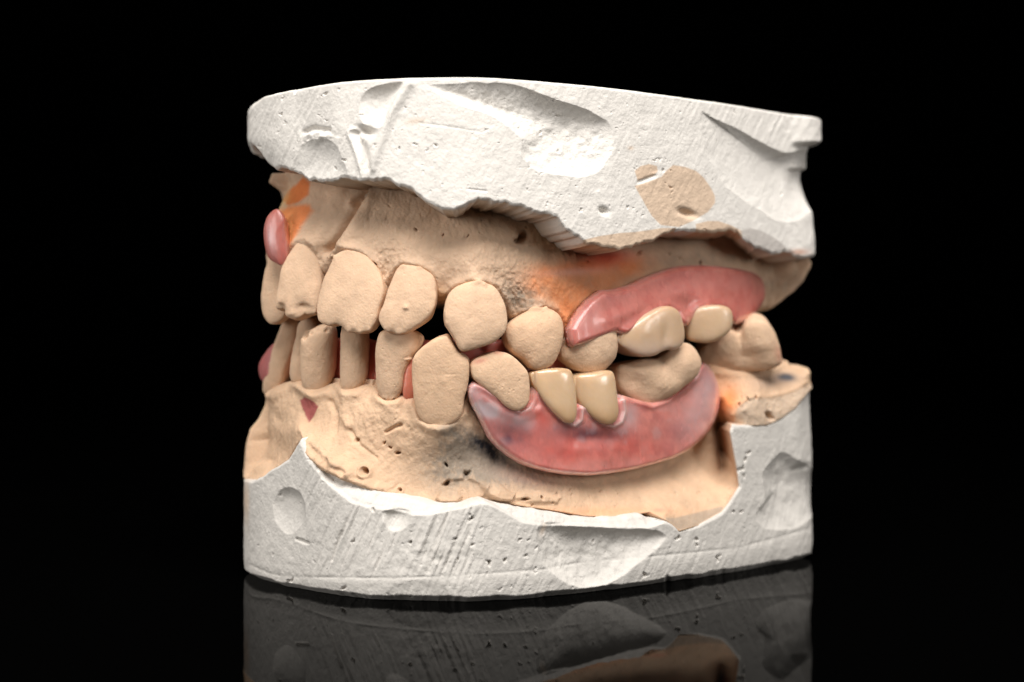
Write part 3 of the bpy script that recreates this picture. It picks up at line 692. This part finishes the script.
tooth('L7', 5.6, 2.4, 7, lower, M_TOOTH, TT, .2, seed=18, nz=.07, flat=.7, detail=bumps([(657,358,5,10,-.7),(638,372,13,12,.5),(678,360,12,12,.5),(662,386,12,8,.2),(628,382,8,7,-.3)]))
tooth('L8', 5.2, 1.8, 7, lower, M_TOOTH, TT, .0, tilt=-.32, seed=19, nz=.07, flat=.8, detail=bumps([(738,334,6,12,-.5),(722,345,12,12,.4),(758,340,12,14,.6),(745,352,10,6,-.3)]),
      colf=lambda x, y, c, n: mix(c, np.array([.62, .27, .18]), .55 * blob(x, y, 778, 352, 5, 10, -20) + .35 * blob(x, y, 702, 366, 8, 8)))

# ================================================================== DENTURES
def rim(px, py, keys, amp, w=2.2, off=1.2):
    v = 0 * px
    for k in keys: v = np.maximum(v, amp * np.exp(-((poly_sd(px, py, TE[k]) - off) / w) ** 2))
    return v
def flange(poly_top, poly_bot, ins, T, w, colour, parent, seed, extra=None, name="acrylic_base"):
    NU, NV = 420, 72
    A, B = resample(poly_top, NU), resample(poly_bot, NU)
    sv = .5 - .5 * np.cos(np.linspace(0, math.pi, NV))[:, None, None]
    Pq = A[None] * (1 - sv) + B[None] * sv
    px, py = Pq[..., 0], Pq[..., 1]
    outl = np.vstack([A[::6], B[::-1][::6]])
    sd = poly_sd(px, py, outl)
    base = RBF(ins)
    i, z, d = solve(px, py, base)
    k = np.clip(-sd / w, 0, 1); k = np.sqrt(1 - (1 - k) ** 2)
    X = i * DS
    th = T * (.16 + .84 * k) + .10 * fbm(X, z, 0 * z, .3, 3, seed) * k
    if extra is not None: th = th + extra(px, py) * k
    V1 = world(i, z, d - th); V2 = world(i, z, d + .5 + .0 * th)
    C = colour(px, py, X, z)
    C = mix(C, np.array([.74, .50, .47]), .3 * sst(-2.6, -.3, sd))
    n = NU * NV
    f1 = grid_faces(NV, NU, False); f2 = grid_faces(NV, NU, False, n)[:, ::-1]
    b = np.r_[np.arange(NU), np.arange(1, NV) * NU + NU - 1, (NV - 1) * NU + np.arange(NU - 2, -1, -1), np.arange(NV - 2, 0, -1) * NU]
    b1 = np.roll(b, -1)
    side = np.stack([b, b + n, b1 + n, b1], -1)
    return link(name, np.vstack([V1.reshape(-1, 3), V2.reshape(-1, 3)]), [f1, f2, side], M_PINK, parent, np.vstack([C.reshape(-1, 3)] * 2))

ud = root("partial_denture", "pink acrylic partial denture with two ivory molars clipped onto the upper stone teeth", "denture")
ld = root("partial_denture", "pink acrylic partial denture with two ivory premolars wrapped round the lower stone teeth", "denture")
PK = np.array([.66, .215, .175])
def ud_col(px, py, X, z):
    n = fbm(X, z, 0 * z, .35, 4, 101); n2 = fbm(X, z, 0 * z, .9, 4, 102)
    c = np.broadcast_to(PK, px.shape + (3,)).copy() * (1 + .10 * n)[..., None]
    c = mix(c, [.50, .09, .075], .4 * sst(-.1, .5, n2)); c = c * (1 + .08 * fbm(X, z * .6, 0 * z, 3.5, 3, 104))[..., None]
    c = mix(c, [.62, .26, .23], .5 * blob(px, py, 580, 325, 14, 18, 40) + .3 * blob(px, py, 700, 285, 50, 8))
    return c
UDT = [(566,329),(572,318),(578,309),(585,301),(592,295),(599,290),(610,289.5),(628,285),(642,278),(657,272),(672,267),(687,265),(702,265),(716,266),(740,269),(752,272),(759,277),(762,284),(763,290)]
UDB = [(566,331),(567,340),(570,347),(575,346),(581,344),(597,338),(613,332),(622,336),(634,331),(650,325),(672,322),(684,327),(700,313),(722,311),(735,325),(743,322),(749,318),(755,313),(759,307),(762,300),(763,293)]
def ud_ex(px, py):
    v = .28 * np.exp(-(line_d(px, py, [(600, 320), (640, 304), (680, 291), (705, 297)]) / 8.) ** 2)
    v += rim(px, py, ('A1', 'A2'), .25, 4, 2)
    v -= .3 * blob(px, py, 687, 308, 7, 9)
    return v
flange(UDT, UDB, [(560,335,4.6),(572,330,4.5),(600,300,5.2),(600,335,4.3),(640,280,5.6),(640,320,4.6),(700,270,6.2),(700,310,4.8),(760,275,6.4),(755,310,5.6)], 1.35, 7, ud_col, ud, 5, ud_ex)
tooth('A1', 3.3, 1.6, 6, ud, M_SATIN, np.array([.56, .385, .25]), .15, cyl=True, seed=31, p=5, flat=.95, nz=.015, detail=bumps([(660,338,5,14,-.22),(640,332,9,14,.2)]), colf=lambda x, y, c, n: mix(c, [.66, .50, .42], sst(335, 352, y) * .5))
tooth('A2', 3.3, 1.6, 6, ud, M_SATIN, np.array([.55, .385, .25]), .15, cyl=True, seed=32, p=5, flat=.95, nz=.015)
# the flange tip on the far side, seen past the incisors
PL = [(277,209),(268,216),(264,230),(265.5,248),(269,258),(276,263),(282,265),(287,258),(287,244),(285,230),(284,218)]
def pk_far(x, y, c, n): return mix(c, [.80, .50, .50], .6 * blob(x, y, 273, 238, 4, 16, -8))
o = tooth(PL, 1.9, .8, 2.5, ud, M_PINK, PK * .9, .45, seed=33, p=2.2, nz=.02, colf=pk_far); o.name = "flange"

def strip(px0, px1, inset0, inset1, y0, y1, parent, name, col, back=0):
    """curved plate on the tongue side of the arch joining the saddles"""
    n = 160
    i0 = solve(np.array([float(px0)]), np.array([y0]), inset0)[0][0] - back / DS
    i1 = solve(np.array([float(px1)]), np.array([y0]), inset0)[0][0]
    i = np.linspace(i0, i1, n)
    za = H - (y0 - HZ) * 195 / F; zb = H - (y1 - HZ) * 195 / F
    m = 20; th = np.linspace(0, 2 * math.pi, m, endpoint=False)
    dm, dr = (inset0 + inset1) / 2, abs(inset1 - inset0) / 2
    zm, zr = (za + zb) / 2, abs(za - zb) / 2
    t = np.linspace(0, 1, n); tp = np.clip(np.minimum(t, 1 - t) * 25, .02, 1) ** .5
    sg = lambda v: np.sign(v) * np.abs(v) ** .5
    dd = dm + dr * sg(np.cos(th))[:, None] * tp[None]; zz = zm + zr * sg(np.sin(th))[:, None] * tp[None] + .3 * np.sin(t * 40)[None]
    V = world(np.broadcast_to(i[None], dd.shape), zz, dd)
    V2 = V.transpose(1, 0, 2).reshape(-1, 3)
    cap0 = V2[:m].mean(0); cap1 = V2[-m:].mean(0)
    a = np.arange(m); k = len(V2)
    f0 = np.stack([np.full(m, k), a, (a + 1) % m], -1); f1 = np.stack([np.full(m, k + 1), (n - 1) * m + (a + 1) % m, (n - 1) * m + a], -1)
    return link(name, np.vstack([V2, [cap0], [cap1]]), [grid_faces(n, m, True), f0, f1], M_PINK, parent, np.broadcast_to(col, (k + 2, 3)))
strip(300, 730, 10.5, 13, 262, 300, ud, "palatal_plate", PK, back=12)
strip(300, 600, 8.2, 10, 338, 402, ld, "lingual_plate", PK * [1.1, .9, .8], back=10)
o = tooth([(405,366),(410,357),(415,360),(417,380),(415,396),(408,400),(403,394),(403,378)], 6.0, .8, 2, ld, M_PINK, np.array([.80, .26, .17]), .4, seed=44, nz=.03); o.name = "interdental_papilla"

def ld_col(px, py, X, z):
    n = fbm(X, z, 0 * z, .35, 4, 111); n2 = fbm(X, z, 0 * z, .9, 4, 112); n3 = fbm(X, z, 0 * z, .5, 5, 113) * 1.5; nf = fbm(X, z * .6, 0 * z, 3.5, 3, 114)
    c = np.broadcast_to([.76, .27, .225], px.shape + (3,)).copy() * (1 + .08 * n)[..., None]
    w = .85 + .7 * n3
    c = c * (1 + .16 * n2 + .10 * nf)[..., None]
    c = mix(c, [.40, .08, .09], .3 * sst(.05, .45, -n3))
    c = mix(c, [.78, .42, .38], .18 * sst(.1, .6, n3))
    c = mix(c, [.70, .54, .55], .95 * blob(px, py, 477, 402, 11, 26, -35) * w + .75 * blob(px, py, 505, 417, 30, 8, 20) * w + .6 * blob(px, py, 706, 388, 14, 26, 10) + .35 * blob(px, py, 690, 420, 22, 16, -40) + .6 * blob(px, py, 622, 418, 9, 13, 15))
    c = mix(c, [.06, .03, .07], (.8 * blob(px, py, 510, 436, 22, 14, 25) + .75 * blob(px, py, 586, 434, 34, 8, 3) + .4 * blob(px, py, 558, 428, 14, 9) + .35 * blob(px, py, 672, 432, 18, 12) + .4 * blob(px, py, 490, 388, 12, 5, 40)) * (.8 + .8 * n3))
    c = mix(c, [.72, .085, .055], (.65 * blob(px, py, 565, 450, 26, 14) + .5 * blob(px, py, 535, 420, 12, 14) + .45 * blob(px, py, 625, 445, 26, 13)) * (.9 + .5 * n2))
    c = mix(c, [.74, .52, .48], rim(px, py, ('D1', 'D2'), .75, 1.8, 1.) + rim(px, py, ('L6',), .3, 1.5, .5))
    c = mix(c, [.68, .46, .46], .4 * sst(.15, .6, n3) * blob(px, py, 600, 425, 80, 20))
    return c
LDT = [(468,386),(472,381),(484,385),(496,393),(508,402),(518,405),(525,400),(531,386),(545,394),(560,402),(576,403),(590,403),(605,402),(617,394),(630,398),(646,402),(662,396),(680,384),(690,374),(698,364),(703,362),(709,366)]
LDB = [(467,388),(467.5,396),(471,405),(478,418),(488,438),(497,448),(507,456),(518,463),(531,468),(547,472),(564,474.5),(587,475.5),(610,473),(632,469),(652,464),(672,458),(686,451),(698,442),(707,433),(714,422),(719,408),(720,396),(718,383),(713,372)]
def ld_ex(px, py):
    v = rim(px, py, ('D1', 'D2'), .26, 2.4, 1.2) + rim(px, py, ('L6', 'L7'), .2, 3)
    v += .0 * np.exp(-(line_d(px, py, [(537, 398), (548, 412), (560, 425), (572, 426), (582, 418), (592, 427), (610, 428), (620, 416)]) / 4.5) ** 2)
    v += .2 * np.exp(-(line_d(px, py, [(480, 398), (497, 410), (515, 418), (532, 410)]) / 5.) ** 2)
    v -= .35 * blob(px, py, 505, 436, 18, 10, 20) + .3 * blob(px, py, 590, 438, 26, 7)
    v += .3 * blob(px, py, 700, 400, 14, 24)
    return v
flange(LDT, LDB, [(460,385,4.6),(480,420,5.4),(500,390,5.4),(500,450,5.8),(540,465,4.8),(550,400,4.8),(590,472,4.6),(590,410,4.8),(640,465,5),(640,400,5.4),(690,445,5.6),(690,380,6.4),(720,400,6.2)], 1.5, 6, ld_col, ld, 6, ld_ex)
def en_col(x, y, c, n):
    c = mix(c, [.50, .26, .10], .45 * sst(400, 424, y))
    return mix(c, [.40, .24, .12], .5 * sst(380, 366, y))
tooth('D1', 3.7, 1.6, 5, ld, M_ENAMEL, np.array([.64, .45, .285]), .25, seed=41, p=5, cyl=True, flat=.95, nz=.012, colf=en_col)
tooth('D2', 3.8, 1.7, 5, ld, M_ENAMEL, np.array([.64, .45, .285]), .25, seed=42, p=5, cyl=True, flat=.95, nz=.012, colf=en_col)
PB = [(275,343),(266,352),(259.5,364),(259.5,374),(262.5,381),(270,380),(276,366),(280,350)]
o = tooth(PB, 4.4, .7, 2.5, ld, M_PINK, PK * [.9, .9, 1.05], .45, seed=43, p=2.2, nz=.02); o.name = "flange"

# ================================================================== TABLE AND BACKDROP
def box(name, lo, hi, mat):
    lo, hi = np.array(lo, float), np.array(hi, float)
    v = np.array([[(lo, hi)[a][0], (lo, hi)[b][1], (lo, hi)[c_][2]] for a in (0, 1) for b in (0, 1) for c_ in (0, 1)])
    f = np.array([[0, 1, 3, 2], [4, 6, 7, 5], [0, 4, 5, 1], [2, 3, 7, 6], [0, 2, 6, 4], [1, 5, 7, 3]])
    o = link(name, v, f, mat); o.data.polygons.foreach_set("use_smooth", np.zeros(6, bool)); o["kind"] = "structure"; return o
m, nt, p = mat_new('black_gloss_acrylic')
p.inputs['Base Color'].default_value = (.0006, .0006, .0006, 1); p.inputs['Roughness'].default_value = .035
p.inputs['IOR'].default_value = 1.052
tcn = nt.nodes.new('ShaderNodeTexCoord'); nn = nt.nodes.new('ShaderNodeTexNoise'); nn.inputs['Scale'].default_value = 60
mr = nt.nodes.new('ShaderNodeMapRange'); mr.inputs['To Min'].default_value = .015; mr.inputs['To Max'].default_value = .05
nt.links.new(tcn.outputs['Object'], nn.inputs['Vector']); nt.links.new(nn.outputs['Fac'], mr.inputs['Value']); nt.links.new(mr.outputs[0], p.inputs['Roughness'])
box("table", (-600, -260, -12), (600, 900, 0), m)
m2, nt2, p2 = mat_new('black_velvet'); p2.inputs['Base Color'].default_value = (.0004, .0004, .0004, 1); p2.inputs['Roughness'].default_value = 1; p2.inputs['Specular IOR Level'].default_value = 0
box("backdrop", (-1500, 905, -600), (1500, 925, 1200), m2)
